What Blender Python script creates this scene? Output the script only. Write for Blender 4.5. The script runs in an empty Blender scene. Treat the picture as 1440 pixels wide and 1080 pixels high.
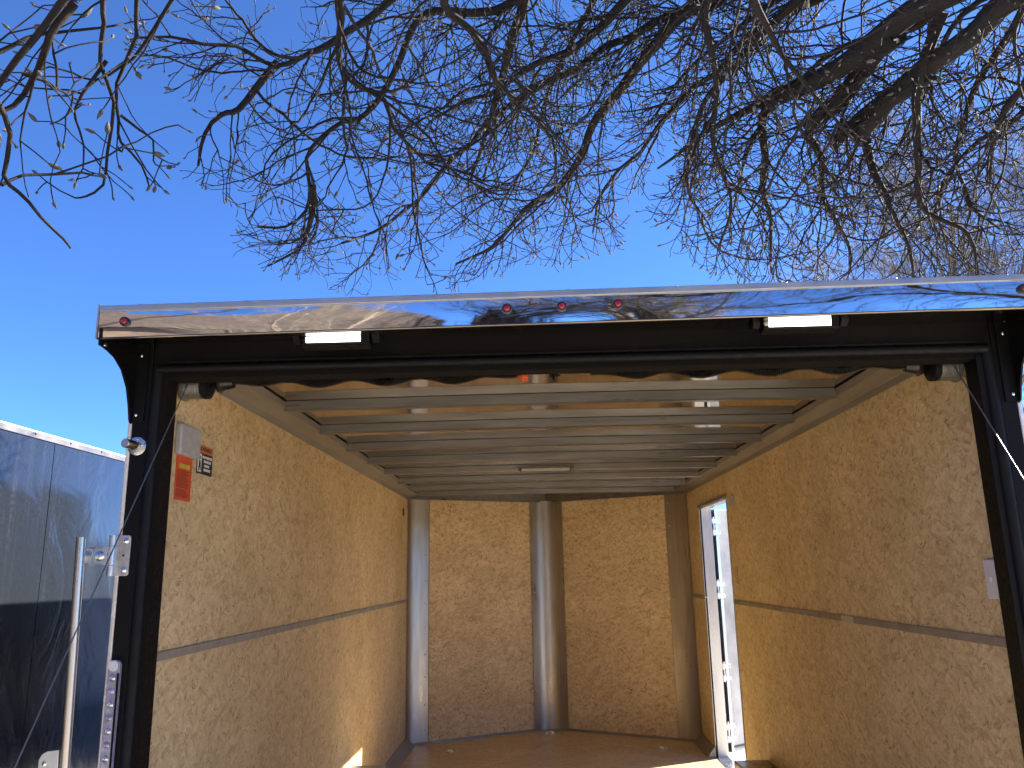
import bpy, math, random
import numpy as np
from mathutils import Vector, Matrix
random.seed(7); rng = np.random.default_rng(11)
S = bpy.context.scene
C = S.collection
R = math.radians

# ------------------------------------------------------------------ camera
CAM = np.array([-0.1091, -2.3765, 1.3913])
YAW, PITCH, ROLL, FPX = -0.02436, 0.22801, -0.01926, 1140.4      # focal length in photo pixels (1440 wide)
_fw = np.array([math.sin(YAW)*math.cos(PITCH), math.cos(YAW)*math.cos(PITCH), math.sin(PITCH)])
_r0 = np.array([math.cos(YAW), -math.sin(YAW), 0.0]); _u0 = np.cross(_r0, _fw)
_r = math.cos(ROLL)*_r0 + math.sin(ROLL)*_u0
_u = -math.sin(ROLL)*_r0 + math.cos(ROLL)*_u0
cd = bpy.data.cameras.new('camera'); cam = bpy.data.objects.new('camera', cd); C.objects.link(cam)
cd.sensor_width = 36; cd.lens = FPX/1440*36; cd.clip_start = 0.05; cd.clip_end = 3000
cam.matrix_world = Matrix(((_r[0], _u[0], -_fw[0], CAM[0]), (_r[1], _u[1], -_fw[1], CAM[1]), (_r[2], _u[2], -_fw[2], CAM[2]), (0, 0, 0, 1)))
S.camera = cam
def px(u, v, d):                       # a point d metres out along the sight line of photo pixel (u, v)
    q = _fw*FPX + _r*(u-720) - _u*(v-540)
    return CAM + q/np.linalg.norm(q)*d

# ------------------------------------------------------------------ light
SUN = Vector((2.44, 1.18, 1.47)).normalized()        # towards the sun: its patch comes through the side door
EL = math.asin(SUN.z); AZ = math.atan2(SUN.x, SUN.y)
w = bpy.data.worlds.new('World'); S.world = w; w.use_nodes = True
nt = w.node_tree; nt.nodes.clear()
sky = nt.nodes.new('ShaderNodeTexSky'); sky.sky_type = 'NISHITA'; sky.sun_disc = False
sky.sun_elevation = EL; sky.sun_rotation = AZ; sky.air_density = 0.7; sky.dust_density = 0.0; sky.ozone_density = 10.0; sky.altitude = 4000
bg = nt.nodes.new('ShaderNodeBackground'); bg.inputs[1].default_value = 0.082
out = nt.nodes.new('ShaderNodeOutputWorld')
nt.links.new(sky.outputs[0], bg.inputs[0]); nt.links.new(bg.outputs[0], out.inputs[0])
sd = bpy.data.lights.new('sun', 'SUN'); sd.energy = 5.0; sd.angle = R(0.53); sd.color = (1, .91, .77)
so = bpy.data.objects.new('sun', sd); C.objects.link(so); so.rotation_euler = SUN.to_track_quat('Z', 'Y').to_euler()
S.view_settings.view_transform = 'Standard'; S.view_settings.look = 'None'
S.view_settings.exposure = 2.5; S.view_settings.gamma = 1.0
S.cycles.max_bounces = 10; S.cycles.diffuse_bounces = 6; S.cycles.glossy_bounces = 6

# ------------------------------------------------------------------ materials
class NB:
    def __init__(s, name):
        s.m = bpy.data.materials.new(name); s.m.use_nodes = True; s.t = s.m.node_tree
        s.b = s.t.nodes['Principled BSDF']
    def n(s, typ, **kw):
        o = s.t.nodes.new('ShaderNode'+typ)
        for k, v in kw.items(): setattr(o, k, v)
        return o
    def l(s, a, b): s.t.links.new(a, b)
    def noise(s, vec, scale, detail=4, rough=.55, dist=0):
        o = s.n('TexNoise'); o.inputs['Scale'].default_value = scale; o.inputs['Detail'].default_value = detail
        o.inputs['Roughness'].default_value = rough; o.inputs['Distortion'].default_value = dist
        if vec is not None: s.l(vec, o.inputs['Vector'])
        return o
    def mapv(s, vec, scale=(1, 1, 1), rot=(0, 0, 0), loc=(0, 0, 0)):
        o = s.n('Mapping'); o.inputs['Scale'].default_value = scale; o.inputs['Rotation'].default_value = rot; o.inputs['Location'].default_value = loc
        s.l(vec, o.inputs['Vector']); return o.outputs[0]
    def ramp(s, fac, stops, interp='LINEAR'):
        o = s.n('ValToRGB'); e = o.color_ramp.elements; o.color_ramp.interpolation = interp
        while len(e) < len(stops): e.new(.5)
        for i, (p, c) in enumerate(stops):
            e[i].position = p; e[i].color = (*c, 1) if len(c) == 3 else c
        s.l(fac, o.inputs[0]); return o.outputs[0]
    def mix(s, fac, a, b, mode='MIX'):
        o = s.n('Mix', data_type='RGBA', blend_type=mode)
        for sock, v in ((o.inputs[0], fac), (o.inputs[6], a), (o.inputs[7], b)):
            if isinstance(v, (int, float)): sock.default_value = v
            elif isinstance(v, tuple): sock.default_value = (*v, 1)
            else: s.l(v, sock)
        return o.outputs[2]
    def math(s, op, a, b=0.0):
        o = s.n('Math', operation=op)
        for i, v in enumerate((a, b)):
            if isinstance(v, (int, float)): o.inputs[i].default_value = v
            else: s.l(v, o.inputs[i])
        return o.outputs[0]
    def bump(s, h, dist, strength=1.0):
        o = s.n('Bump'); o.inputs['Distance'].default_value = dist; o.inputs['Strength'].default_value = strength
        s.l(h, o.inputs['Height']); s.l(o.outputs[0], s.b.inputs['Normal'])
    def setp(s, **kw):
        for k, v in kw.items():
            k = {'color': 'Base Color', 'metal': 'Metallic', 'rough': 'Roughness', 'spec': 'Specular IOR Level', 'coat': 'Coat Weight', 'coatr': 'Coat Roughness'}[k]
            if isinstance(v, tuple): s.b.inputs[k].default_value = (*v, 1)
            elif isinstance(v, (int, float)): s.b.inputs[k].default_value = v
            else: s.l(v, s.b.inputs[k])
        return s
def objc(n): return n.n('TexCoord').outputs['Object']

def simple(name, col, rough=.6, metal=0, var=.25, scale=25, bump=0.0, spec=.5, coat=0.0, rvar=.15, stretch=(1, 1, 1)):
    n = NB(name); v = n.mapv(objc(n), stretch)
    f = n.noise(v, scale, 5)
    lo = tuple(c*(1-var) for c in col); hi = tuple(min(1, c*(1+var)) for c in col)
    n.setp(color=n.ramp(f.outputs[0], [(.3, lo), (.7, hi)]), metal=metal, spec=spec, coat=coat)
    f2 = n.noise(v, scale*.35, 4)
    n.setp(rough=n.ramp(f2.outputs[0], [(.3, (max(.02, rough-rvar),)*3), (.7, (min(1, rough+rvar),)*3)]))
    if bump: n.bump(f.outputs[0], bump)
    return n.m

def osb(name, tint=(1, 1, 1), rough=.62, seed=0.0, k=1.0, th0=0.0):
    n = NB(name); uv = n.n('TexCoord').outputs['UV']
    base = n.mapv(uv, loc=(seed, seed*.7, 0))
    wob = n.noise(base, 9, 3); 
    vm = n.n('VectorMath', operation='MULTIPLY_ADD'); n.l(wob.outputs['Color'], vm.inputs[0]); vm.inputs[1].default_value = (.045, .045, 0); n.l(base, vm.inputs[2])
    v = vm.outputs[0]
    T = lambda c: tuple(a*b for a, b in zip(c, tint))
    tones = [(0, T((.36, .235, .115))), (.2, T((.47, .335, .185))), (.5, T((.56, .42, .255))), (.78, T((.62, .475, .295))), (1, T((.67, .53, .34)))]
    col = None
    for i, (a, sx, sy) in enumerate(((.15, 16, 60), (1.25, 20, 72), (2.2, 18, 66), (.75, 24, 84), (2.75, 21, 70))):
        sx *= k; sy *= k
        vo = n.n('TexVoronoi'); vo.inputs['Scale'].default_value = 1; vo.inputs['Randomness'].default_value = 1
        n.l(n.mapv(n.mapv(v, rot=(0, 0, a)), (sx, sy, 1), loc=(i*3.7, i*1.9, 0)), vo.inputs['Vector'])
        sep = n.n('SeparateColor'); n.l(vo.outputs['Color'], sep.inputs[0])
        c = n.ramp(sep.outputs[0], tones)
        if col is None: col = c
        else:
            kk = n.math('GREATER_THAN', sep.outputs[1], .55)
            col = n.mix(n.math('MULTIPLY', kk, .68), col, c)
    # fine fibre
    fib = n.noise(n.mapv(v, (40, 200, 1), (0, 0, 0)), 1, 4, .6)
    col = n.mix(.28, col, n.ramp(fib.outputs[0], [(.3, T((.40, .27, .14))), (.7, T((.70, .56, .37)))]))
    # large mottling
    big = n.noise(base, 2.2, 4, .6)
    col = n.mix(1.0, col, n.ramp(big.outputs[0], [(.25, (.82, .79, .74)), (.75, (1.1, 1.1, 1.1))]), 'MULTIPLY')
    # dark flecks of bark
    dark = None
    for i, (a, sx, sy, th) in enumerate(((.5, 22, 84, .965), (1.7, 27, 105, .96), (2.6, 24, 90, .965), (1.1, 44, 150, .95), (.1, 40, 150, .955))):
        sx *= k; sy *= k; th -= th0
        vo = n.n('TexVoronoi'); vo.inputs['Scale'].default_value = 1
        n.l(n.mapv(n.mapv(v, rot=(0, 0, a)), (sx, sy, 1), loc=(i*5.1+9, i*2.3, 0)), vo.inputs['Vector'])
        sep = n.n('SeparateColor'); n.l(vo.outputs['Color'], sep.inputs[0])
        kk = n.math('MULTIPLY', n.math('GREATER_THAN', sep.outputs[2], th), n.ramp(vo.outputs['Distance'], [(.12, (1, 1, 1)), (.55, (0, 0, 0))]))
        dark = kk if dark is None else n.math('MAXIMUM', dark, kk)
    brk = n.noise(n.mapv(v, (60, 60, 1)), 1, 3)
    clump = n.noise(base, 7, 3, .6)
    dark = n.math('MULTIPLY', dark, n.ramp(clump.outputs[0], [(.36, (.3,)*3), (.60, (1, 1, 1))]))
    dark = n.math('MULTIPLY', dark, n.ramp(brk.outputs[0], [(.38, (0, 0, 0)), (.55, (1, 1, 1))]))
    col = n.mix(n.math('MULTIPLY', dark, .85), col, T((.15, .08, .032)))
    n.setp(color=col, rough=rough, spec=.3)
    n.bump(n.mix(.5, col, fib.outputs['Color']), .0015, .35)
    return n.m

M = {}
M['osb_left'] = osb('osb_left', (1.14, 1.145, 1.04), seed=1.3, th0=.006)
M['osb_right'] = osb('osb_right', (1.22, 1.28, 1.23), seed=4.1, th0=.008)
M['osb_nose'] = osb('osb_nose', (1.23, 1.26, 1.21), seed=7.7, k=.88, th0=.035)
M['osb_floor'] = osb('osb_floor', (1.12, 1.14, 1.03), rough=.4, seed=9.2, th0=.01)
M['black'] = simple('black_powdercoat', (.003, .003, .0036), .55, spec=.18, var=.3, scale=180, bump=.0004, rvar=.1)
M['black2'] = simple('black_tube', (.0045, .005, .0065), .55, spec=.2, var=.3, scale=120, bump=.0003)
M['rubber'] = simple('brown_black_rubber', (.006, .0047, .004), .85, spec=.15, var=.4, scale=300, bump=.001)
M['spring'] = simple('spring_steel', (.0025, .0025, .003), .35, metal=.0, var=.3, scale=90)
M['alum'] = simple('mill_aluminium', (.62, .62, .62), .3, 1, var=.12, scale=14, rvar=.08, stretch=(1, 1, .15))
M['post'] = simple('radius_post_metal', (.42, .39, .35), .34, 1, var=.1, scale=8, rvar=.08, stretch=(4, 4, .5))
M['bow'] = simple('galvanised_steel', (.185, .178, .165), .38, .6, var=.2, scale=12, rvar=.12, stretch=(.3, 3, 3))
M['roof'] = simple('roof_sheet', (.52, .425, .31), .07, 1, var=.12, scale=4, rvar=.03)
M['cove'] = simple('grey_cove_trim', (.28, .255, .22), .45, .5, var=.15, scale=10, stretch=(1, .2, 1))
M['seam'] = simple('grey_batten', (.29, .26, .225), .45, .3, var=.15, scale=20)
M['lip'] = simple('matte_lip', (.40, .42, .46), .5, .75, var=.08, scale=20)
M['soffit'] = simple('soffit_metal', (.24, .20, .15), .14, 1, var=.2, scale=6)
M['rail'] = simple('silver_rail', (.11, .11, .125), .4, .3, var=.08, scale=30)
M['trim'] = simple('white_trim', (.86, .84, .78), .25, .45, var=.05, scale=30)
M['zinc'] = simple('zinc_plate', (.62, .63, .64), .3, .9, var=.15, scale=60, bump=.0003)
M['chrome'] = simple('steel_tube', (.62, .56, .48), .3, 1, var=.08, scale=30, rvar=.06, stretch=(1, 1, .1))
M['bolt'] = simple('bolt_zinc', (.75, .76, .78), .22, 1, var=.1, scale=200)
M['steelbox'] = simple('grey_box_lid', (.46, .45, .44), .5, .3, var=.12, scale=40)
M['orange'] = simple('orange_label', (.62, .075, .02), .5, var=.06, scale=30)
M['orange_h'] = simple('orange_header', (.55, .16, .04), .5, var=.06, scale=30)
M['yellow'] = simple('label_yellow', (.50, .40, .03), .5, var=.1)
M['labelblack'] = simple('label_black', (.012, .012, .013), .45)
M['labelwhite'] = simple('label_white', (.72, .71, .68), .5, var=.05)
M['labeldark'] = simple('label_print', (.12, .02, .01), .5, var=.05)
M['white_plastic'] = simple('white_plastic', (.66, .65, .66), .4, var=.05, scale=30)
M['leaf'] = simple('door_leaf_skin', (.25, .255, .27), .3, var=.35, scale=3.5)
M['white_paint'] = simple('white_paint', (.80, .81, .83), .35, var=.04, scale=5)
M['cable'] = simple('steel_cable', (.16, .16, .17), .45, .6, var=.2, scale=300)
M['red'] = simple('red_lens', (.32, .008, .012), .15, var=.4, scale=120, coat=.6)
M['clear'] = simple('lens_lavender', (.42, .40, .52), .15, .35, var=.3, scale=60, coat=.6)
M['black_box'] = simple('black_wheel_box', (.012, .012, .013), .22, var=.2, scale=40)
M['gravel'] = None

def mirror_band():
    n = NB('polished_band'); o = objc(n)
    f = n.noise(n.mapv(o, (1.6, 1, 9)), 1, 3, .5, .4)
    g = n.noise(n.mapv(o, (9, 1, 30)), 1, 2)
    n.setp(color=(.74, .735, .74), metal=1.0, rough=.03)
    n.bump(n.mix(.12, f.outputs['Color'], g.outputs['Color']), .0025, .4)
    return n.m
M['mirror'] = mirror_band()
def dark_panel():
    n = NB('charcoal_panel'); o = objc(n)
    f = n.noise(n.mapv(o, (1, 1.6, 1.1)), 1.5, 3, .5, 1.2)
    st = n.noise(n.mapv(o, (1, 16, .9)), 1, 5, .65)
    sp = n.noise(o, 60, 3)
    dust = n.math('MULTIPLY', n.ramp(st.outputs[0], [(.52, (0, 0, 0)), (.8, (1, 1, 1))]), n.ramp(sp.outputs[0], [(.35, (.2,)*3), (.7, (1,)*3)]))
    n.setp(color=n.mix(n.math('MULTIPLY', dust, .45), (.025, .030, .041), (.10, .11, .13)), metal=.5, coat=.35, coatr=.08, rough=n.ramp(sp.outputs[0], [(.3, (.10,)*3), (.75, (.26,)*3)]))
    n.bump(f.outputs[0], .02, .5)
    return n.m
M['panel'] = dark_panel()
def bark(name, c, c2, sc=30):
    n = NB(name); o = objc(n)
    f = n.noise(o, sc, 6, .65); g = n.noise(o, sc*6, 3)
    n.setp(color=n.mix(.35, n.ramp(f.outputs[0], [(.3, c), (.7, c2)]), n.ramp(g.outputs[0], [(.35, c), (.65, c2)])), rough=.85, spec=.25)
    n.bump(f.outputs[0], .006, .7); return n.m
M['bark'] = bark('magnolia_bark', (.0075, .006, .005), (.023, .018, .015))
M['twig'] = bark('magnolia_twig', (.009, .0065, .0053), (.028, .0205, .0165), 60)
M['bud'] = simple('bud_fur', (.075, .07, .058), .9, var=.35, scale=250, bump=.002)
M['birch'] = bark('pale_bark', (.10, .085, .07), (.22, .185, .15), 12)
def emit(name, col, st):
    n = NB(name); o = objc(n)
    n.setp(color=(.8, .8, .8))
    n.b.inputs['Emission Color'].default_value = (*col, 1); n.b.inputs['Emission Strength'].default_value = st
    return n.m
M['led'] = emit('led_lens', (.9, 1, .97), 1.0)
M['leddot'] = emit('led_dot', (.95, 1, 1), .55)
def brick(name, c1, c2, mort, sx):
    n = NB(name); o = objc(n)
    b = n.n('TexBrick'); b.inputs['Scale'].default_value = sx; b.inputs['Color1'].default_value = (*c1, 1); b.inputs['Color2'].default_value = (*c2, 1); b.inputs['Mortar'].default_value = (*mort, 1)
    b.inputs['Mortar Size'].default_value = .035
    n.l(n.mapv(o, (1, 1, 1), (R(-60), 0, 0)), b.inputs['Vector'])
    f = n.noise(o, 3, 4)
    n.setp(color=n.mix(.3, b.outputs[0], n.ramp(f.outputs[0], [(.3, c1), (.7, c2)])), rough=.9); return n.m
M['shingle'] = brick('brown_shingles', (.050, .038, .032), (.085, .064, .054), (.012, .009, .008), 2.2)
M['siding'] = simple('tan_siding', (.2, .14, .10), .7, var=.1, scale=3, stretch=(.2, .2, 14))
M['glass'] = simple('window_glass', (.05, .06, .07), .06, var=.1)
M['concrete'] = simple('driveway_concrete', (.50, .475, .43), .9, var=.2, scale=6, bump=.003)
def ground_mat():
    n = NB('winter_lawn'); o = objc(n)
    f = n.noise(o, .6, 6, .65); g = n.noise(o, 40, 4)
    n.setp(color=n.mix(.5, n.ramp(f.outputs[0], [(.3, (.13, .115, .06)), (.7, (.26, .21, .12))]), n.ramp(g.outputs[0], [(.3, (.07, .07, .035)), (.7, (.3, .25, .15))])), rough=.95)
    n.bump(g.outputs[0], .03); return n.m
M['lawn'] = ground_mat()
M['tyre'] = simple('tyre_rubber', (.02, .02, .02), .8, var=.3, scale=60)

# ------------------------------------------------------------------ mesh helper
class MB:
    def __init__(s): s.v = []; s.f = []
    def add(s, vs, fs):
        b = len(s.v); s.v += [tuple(map(float, p)) for p in vs]; s.f += [tuple(b+i for i in q) for q in fs]; return s
    def box(s, x0, x1, y0, y1, z0, z1):
        return s.add([(x0, y0, z0), (x1, y0, z0), (x1, y1, z0), (x0, y1, z0), (x0, y0, z1), (x1, y0, z1), (x1, y1, z1), (x0, y1, z1)],
                     [(0, 3, 2, 1), (4, 5, 6, 7), (0, 1, 5, 4), (1, 2, 6, 5), (2, 3, 7, 6), (3, 0, 4, 7)])
    def prism(s, poly, a, b):              # closed outline (list of points) from offset a to offset b (vectors added)
        n = len(poly); A = [tuple(Vector(p)+Vector(a)) for p in poly]; B = [tuple(Vector(p)+Vector(b)) for p in poly]
        return s.add(A+B, [tuple(range(n))[::-1], tuple(range(n, 2*n))]+[(i, (i+1) % n, n+(i+1) % n, n+i) for i in range(n)])
    def slab(s, p, q, h0, h1, nrm, t):     # upright slab along p->q (xy), from z h0..h1, thickness t along nrm
        p = Vector((*p, 0)); q = Vector((*q, 0)); n = Vector((*nrm, 0)).normalized()*t
        return s.prism([p+Vector((0, 0, h0)), q+Vector((0, 0, h0)), q+Vector((0, 0, h1)), p+Vector((0, 0, h1))], (0, 0, 0), n)
    def tube(s, pts, rads, k=8, cap=True):
        P = [Vector(p) for p in pts]; n = len(P)
        if not hasattr(rads, '__len__'): rads = [rads]*n
        vs = []; up = None
        for i in range(n):
            t = (P[min(i+1, n-1)]-P[max(i-1, 0)])
            t = t.normalized() if t.length > 1e-9 else Vector((0, 0, 1))
            if up is None: up = t.orthogonal().normalized()
            else:
                up = up-t*up.dot(t)
                up = up.normalized() if up.length > 1e-6 else t.orthogonal().normalized()
            s2 = t.cross(up)
            for j in range(k):
                a = 2*math.pi*j/k; vs.append(P[i]+(up*math.cos(a)+s2*math.sin(a))*rads[i])
        fs = [(i*k+j, i*k+(j+1) % k, (i+1)*k+(j+1) % k, (i+1)*k+j) for i in range(n-1) for j in range(k)]
        if cap: fs += [tuple(range(k))[::-1], tuple((n-1)*k+j for j in range(k))]
        return s.add(vs, fs)
    def cyl(s, a, b, r, k=20, r2=None): return s.tube([a, b], [r, r if r2 is None else r2], k)
    def lathe(s, c, axis, prof, k=24):     # prof: (distance along the axis, radius)
        a = Vector(axis).normalized(); c = Vector(c)
        vs = []; u = a.orthogonal().normalized(); v = a.cross(u)
        for d, r in prof:
            for j in range(k):
                t = 2*math.pi*j/k; vs.append(c+a*d+(u*math.cos(t)+v*math.sin(t))*r)
        n = len(prof)
        fs = [(i*k+j, i*k+(j+1) % k, (i+1)*k+(j+1) % k, (i+1)*k+j) for i in range(n-1) for j in range(k)]
        fs += [tuple(range(k))[::-1], tuple((n-1)*k+j for j in range(k))]
        return s.add(vs, fs)
    def build(s, name, mat, parent=None, smooth=False, bevel=0, uv=None, label=None):
        me = bpy.data.meshes.new(name); me.from_pydata(s.v, [], s.f); me.validate(clean_customdata=False)
        if not smooth or True:
            import bmesh
            bm = bmesh.new(); bm.from_mesh(me); bmesh.ops.recalc_face_normals(bm, faces=bm.faces); bm.to_mesh(me); bm.free()
        me.materials.append(mat)
        if smooth: me.polygons.foreach_set('use_smooth', [True]*len(me.polygons))
        if uv:
            L = me.uv_layers.new(name='UVMap')
            for lp in me.loops: L.data[lp.index].uv = uv(me.vertices[lp.vertex_index].co)
        o = bpy.data.objects.new(name, me); C.objects.link(o)
        if parent is not None:
            o.parent = parent
            if parent.type == 'EMPTY': o.location = -parent.location
        if bevel:
            m = o.modifiers.new('bevel', 'BEVEL'); m.width = bevel; m.segments = 2; m.limit_method = 'ANGLE'; m.angle_limit = R(40)
        if smooth:
            try: me.set_sharp_from_angle(angle=R(38))
            except Exception: pass
        if label: o['label'] = label
        return o
def thing(name, loc, label, cat, group=None):
    o = bpy.data.objects.new(name, None); C.objects.link(o); o.location = loc; o.empty_display_size = .2
    o['label'] = label; o['category'] = cat
    if group: o['group'] = group
    return o

# ------------------------------------------------------------------ ground
GZ = -0.62
g = MB().add([(-400, -400, GZ), (400, -400, GZ), (400, 400, GZ), (-400, 400, GZ)], [(0, 1, 2, 3)]).build('lawn', M['lawn']); g['kind'] = 'structure'
g = MB().box(-9, 9, -9, 22, GZ-.1, GZ+.004).build('driveway', M['concrete']); g['kind'] = 'structure'

# ------------------------------------------------------------------ the cargo trailer
W = 1.22; XO = 1.305; L = 4.83; NOSE = 5.51; HS = 1.17; ZC = 2.045; TOP = 2.145
T = thing('cargo_trailer', (0, 0, GZ), 'open black enclosed cargo trailer lined with strand board, seen from its rear', 'trailer')
yz = lambda c: (c.y, c.z)
xy = lambda c: (c.x, c.y)
# floor
MB().add([(-W, .05, 0), (W, .05, 0), (W, L, 0), (0, NOSE, 0), (-W, L, 0), (-W, .05, -.06), (W, .05, -.06), (W, L, -.06), (0, NOSE, -.06), (-W, L, -.06)],
         [(0, 1, 2, 3, 4), (9, 8, 7, 6, 5), (0, 5, 6, 1), (1, 6, 7, 2), (2, 7, 8, 3), (3, 8, 9, 4), (4, 9, 5, 0)]).build('floor', M['osb_floor'], T, uv=xy)
# walls of strand board (left sheets, right sheets round the side door)
D0, D1, DZ = 3.32, 4.257, 1.86
h2 = .013
MB().box(-W-.012, -W, .02, L-.01, .0, HS-.004).build('wall_panel', M['osb_left'], T, uv=yz)
MB().box(-W-.012, -W, .02, L-.01, HS+.004, ZC).build('wall_panel', M['osb_left'], T, uv=yz)
MB().box(W, W+.012, .02, D0, 0, HS-.004).build('wall_panel', M['osb_right'], T, uv=yz)
b = MB(); b.prism([(W, .02, HS+.004), (W, D0, HS+.004), (W, D0, DZ), (W, D1, DZ), (W, D1, HS+.004), (W, L-.01, HS+.004), (W, L-.01, ZC), (W, .02, ZC)], (0, 0, 0), (.012, 0, 0))
b.build('wall_panel', M['osb_right'], T, uv=yz)
MB().box(W, W+.012, D1, L-.01, 0, HS-.004).build('wall_panel', M['osb_right'], T, uv=yz)
MB().box(-W, -W+.006, .02, L-.02, HS-h2, HS+h2).build('wall_batten', M['seam'], T, bevel=.001)
MB().box(W-.006, W, .02, D0-.03, HS-h2, HS+h2).build('wall_batten', M['seam'], T, bevel=.001)
MB().box(W-.006, W, D1+.03, L-.02, HS-h2, HS+h2).build('wall_batten', M['seam'], T, bevel=.001)
MB().box(W-.0075, W-.0055, 1.19, 1.33, HS-h2, HS+h2).build('batten_splice', M['alum'], T)
# floor cove trims
for s in (-1, 1):
    e = L-.02
    MB().prism([(s*W, .05, .075), (s*W, .05, .001), (s*(W-.07), .05, .001), (s*(W-.062), .05, .012), (s*(W-.012), .05, .072)], (0, 0, 0), (0, (D0-.05) if s > 0 else e-.05, 0)).build('floor_cove', M['cove'], T)
MB().prism([(W, D1, .075), (W, D1, .001), (W-.07, D1, .001), (W-.062, D1, .012), (W-.012, D1, .072)], (0, 0, 0), (0, L-.02-D1, 0)).build('floor_cove', M['cove'], T)
# ceiling cove trims
for s in (-1, 1):
    MB().prism([(s*W, 0, ZC-.015), (s*(W-.006), 0, ZC-.017), (s*(W-.012), 0, ZC+.008), (s*(W-.030), 0, ZC+.012), (s*(W-.075), 0, ZC+.026), (s*(W-.09), 0, ZC+.022), (s*(W-.094), 0, ZC+.05), (s*W, 0, ZC+.05)], (0, .07, 0), (0, L-.01, 0)).build('ceiling_cove', M['cove'], T, bevel=.0015)
# roof sheet (a slight crown), outer roof skin
def rz(x): return 2.099+.008*(1-(x/W)**2)
xs = np.linspace(-W, W, 13); b = MB()
for dz, flip in ((0, 0), (.012, 1)):
    pass
vs = [(x, y, rz(x)) for y in (.06, L, ) for x in xs]+[(0, NOSE, rz(0))]
n = len(xs)
fs = [(i, i+1, n+i+1, n+i) for i in range(n-1)]+[(n+i, n+i+1, 2*n) for i in range(n-1)]
b.add(vs, fs).build('roof_lining', M['roof'], T, smooth=True)
b = MB(); xo = np.linspace(-XO, XO, 13)
vs = [(x, y, 2.125+.03*(1-(x/XO)**2)) for y in (-.22, L+.03) for x in xo]+[(0, NOSE+.08, 2.155)]
b.add(vs, fs).build('roof_skin', M['white_paint'], T, smooth=True)
# roof bows: hat channels
for k in range(8):
    y = .90+.565*k
    b = MB()
    X = 1.135
    sec = [(-.0165, .050), (-.012, .004), (-.008, 0), (.028, 0), (.032, .004), (.038, .048), (.056, .050), (.056, .0515), (.0365, .0515), (.030, .0025), (-.010, .0025), (-.0150, .0505)]
    nx = 9; vv = []; ff = []; q = len(sec)
    for i in range(nx):
        x = -X+2*X*i/(nx-1); zz = 2.059+.005*(1-(x/X)**2)
        vv += [(x, y+a, zz+h*(rz(x)-.0006-zz)/.0515) for a, h in sec]
    ff = [(i*q+j, i*q+(j+1) % q, (i+1)*q+(j+1) % q, (i+1)*q+j) for i in range(nx-1) for j in range(q)]+[tuple(range(q)), tuple((nx-1)*q+j for j in range(q))]
    b.add(vv, ff).build('roof_bow', M['bow'], T)
# small interior light on the ceiling
il = MB().box(-.215, .155, 2.83, 2.91, 2.047, 2.0575).build('dome_light', M['bow'], T, bevel=.004)
for xx in (-.205, .13):
    MB().box(xx, xx+.016, 2.832, 2.908, 2.024, 2.0467).build('clip', M['bow'], il, bevel=.003)
MB().box(-.187, .128, 2.836, 2.904, 2.030, 2.0465).build('lens', M['steelbox'], il, bevel=.006)
# nose: two angled strand-board panels, three rounded metal posts
ang = math.atan2(NOSE-L, W)
def nose_uv(c): return (c.x*1.14+7, c.z)
for s in (-1, 1):
    p = (s*1.045, L+(W-1.045)*math.tan(ang)-.012); q = (s*.135, L+(W-.135)*math.tan(ang)-.012)
    MB().slab(p, q, .01, 2.049, (s*math.sin(ang), math.cos(ang)), .012).build('nose_panel', M['osb_nose'], T, uv=nose_uv)
    MB().slab((s*W, L-.01), (0, NOSE-.01), .001, .02, (-s*math.sin(ang), -math.cos(ang)), .012).build('nose_kerb_trim', M['cove'], T)
    # corner post: curved from the side wall into the nose plane
    b = MB(); prof = []
    c0 = Vector((s*(W-.002), L-.055)); c2 = Vector((s*1.05, L+(W-1.05)*math.tan(ang)+.0)); c1 = Vector((s*(W-.002), L+.0))
    for t in np.linspace(0, 1, 9):
        prof.append(c0.lerp(c1, t).lerp(c1.lerp(c2, t), t))
    c3 = c2.lerp(Vector((0, NOSE)), .02); prof.append(c3)
    vs = [(p.x, p.y-.004, z) for z in (.005, 2.05) for p in prof]; m = len(prof)
    cp = b.add(vs, [(i, i+1, m+i+1, m+i) for i in range(m-1)]).build('corner_post', M['post'], T, smooth=True)
    for i in range(10):
        z = .12+.205*i+random.uniform(-.02, .02); pc = c2.lerp(c1, .14)
        MB().lathe((pc.x, pc.y-.006, z), (-s*.35, -1, 0), [(0, .008), (.003, .007), (.005, .004)], 10).build('screw_head', M['steelbox'], cp, smooth=True)
b = MB(); prof = []
a0 = Vector((-.15, NOSE-.15*math.tan(ang)-.006)); a2 = Vector((.15, NOSE-.15*math.tan(ang)-.006)); a1 = Vector((0, NOSE+.0))
pts = [a0, a0.lerp(a1, .18)]
for t in np.linspace(0, 1, 11):
    q0 = a0.lerp(a1, .3); q2 = a2.lerp(a1, .3); pts.append(q0.lerp(a1, t).lerp(a1.lerp(q2, t), t))
pts += [a2.lerp(a1, .18), a2]
m = len(pts)
cp = b.add([(p.x, p.y-.02, z) for z in (.005, 2.05) for p in pts], [(i, i+1, m+i+1, m+i) for i in range(m-1)]).build('nose_post', M['post'], T, smooth=True)
b = MB()
for i, z in enumerate((.1, .33, .56, .78, 1.0, 1.2, 1.42, 1.5, 1.6, 1.78, 1.92)):
    MB().lathe((-.128+.004*(i % 2), NOSE-.128*math.tan(ang)-.022, z), (.2, -1, 0), [(0, .008), (.003, .007), (.005, .004)], 10).build('screw_head', M['steelbox'], cp, smooth=True)
MB().slab((-W, L-.03), (0, NOSE-.03), 2.036, 2.14, (0, 1), .01).build('nose_header', M['bow'], T)
MB().slab((W, L-.03), (0, NOSE-.03), 2.036, 2.14, (0, 1), .01).build('nose_header', M['bow'], T)
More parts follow.
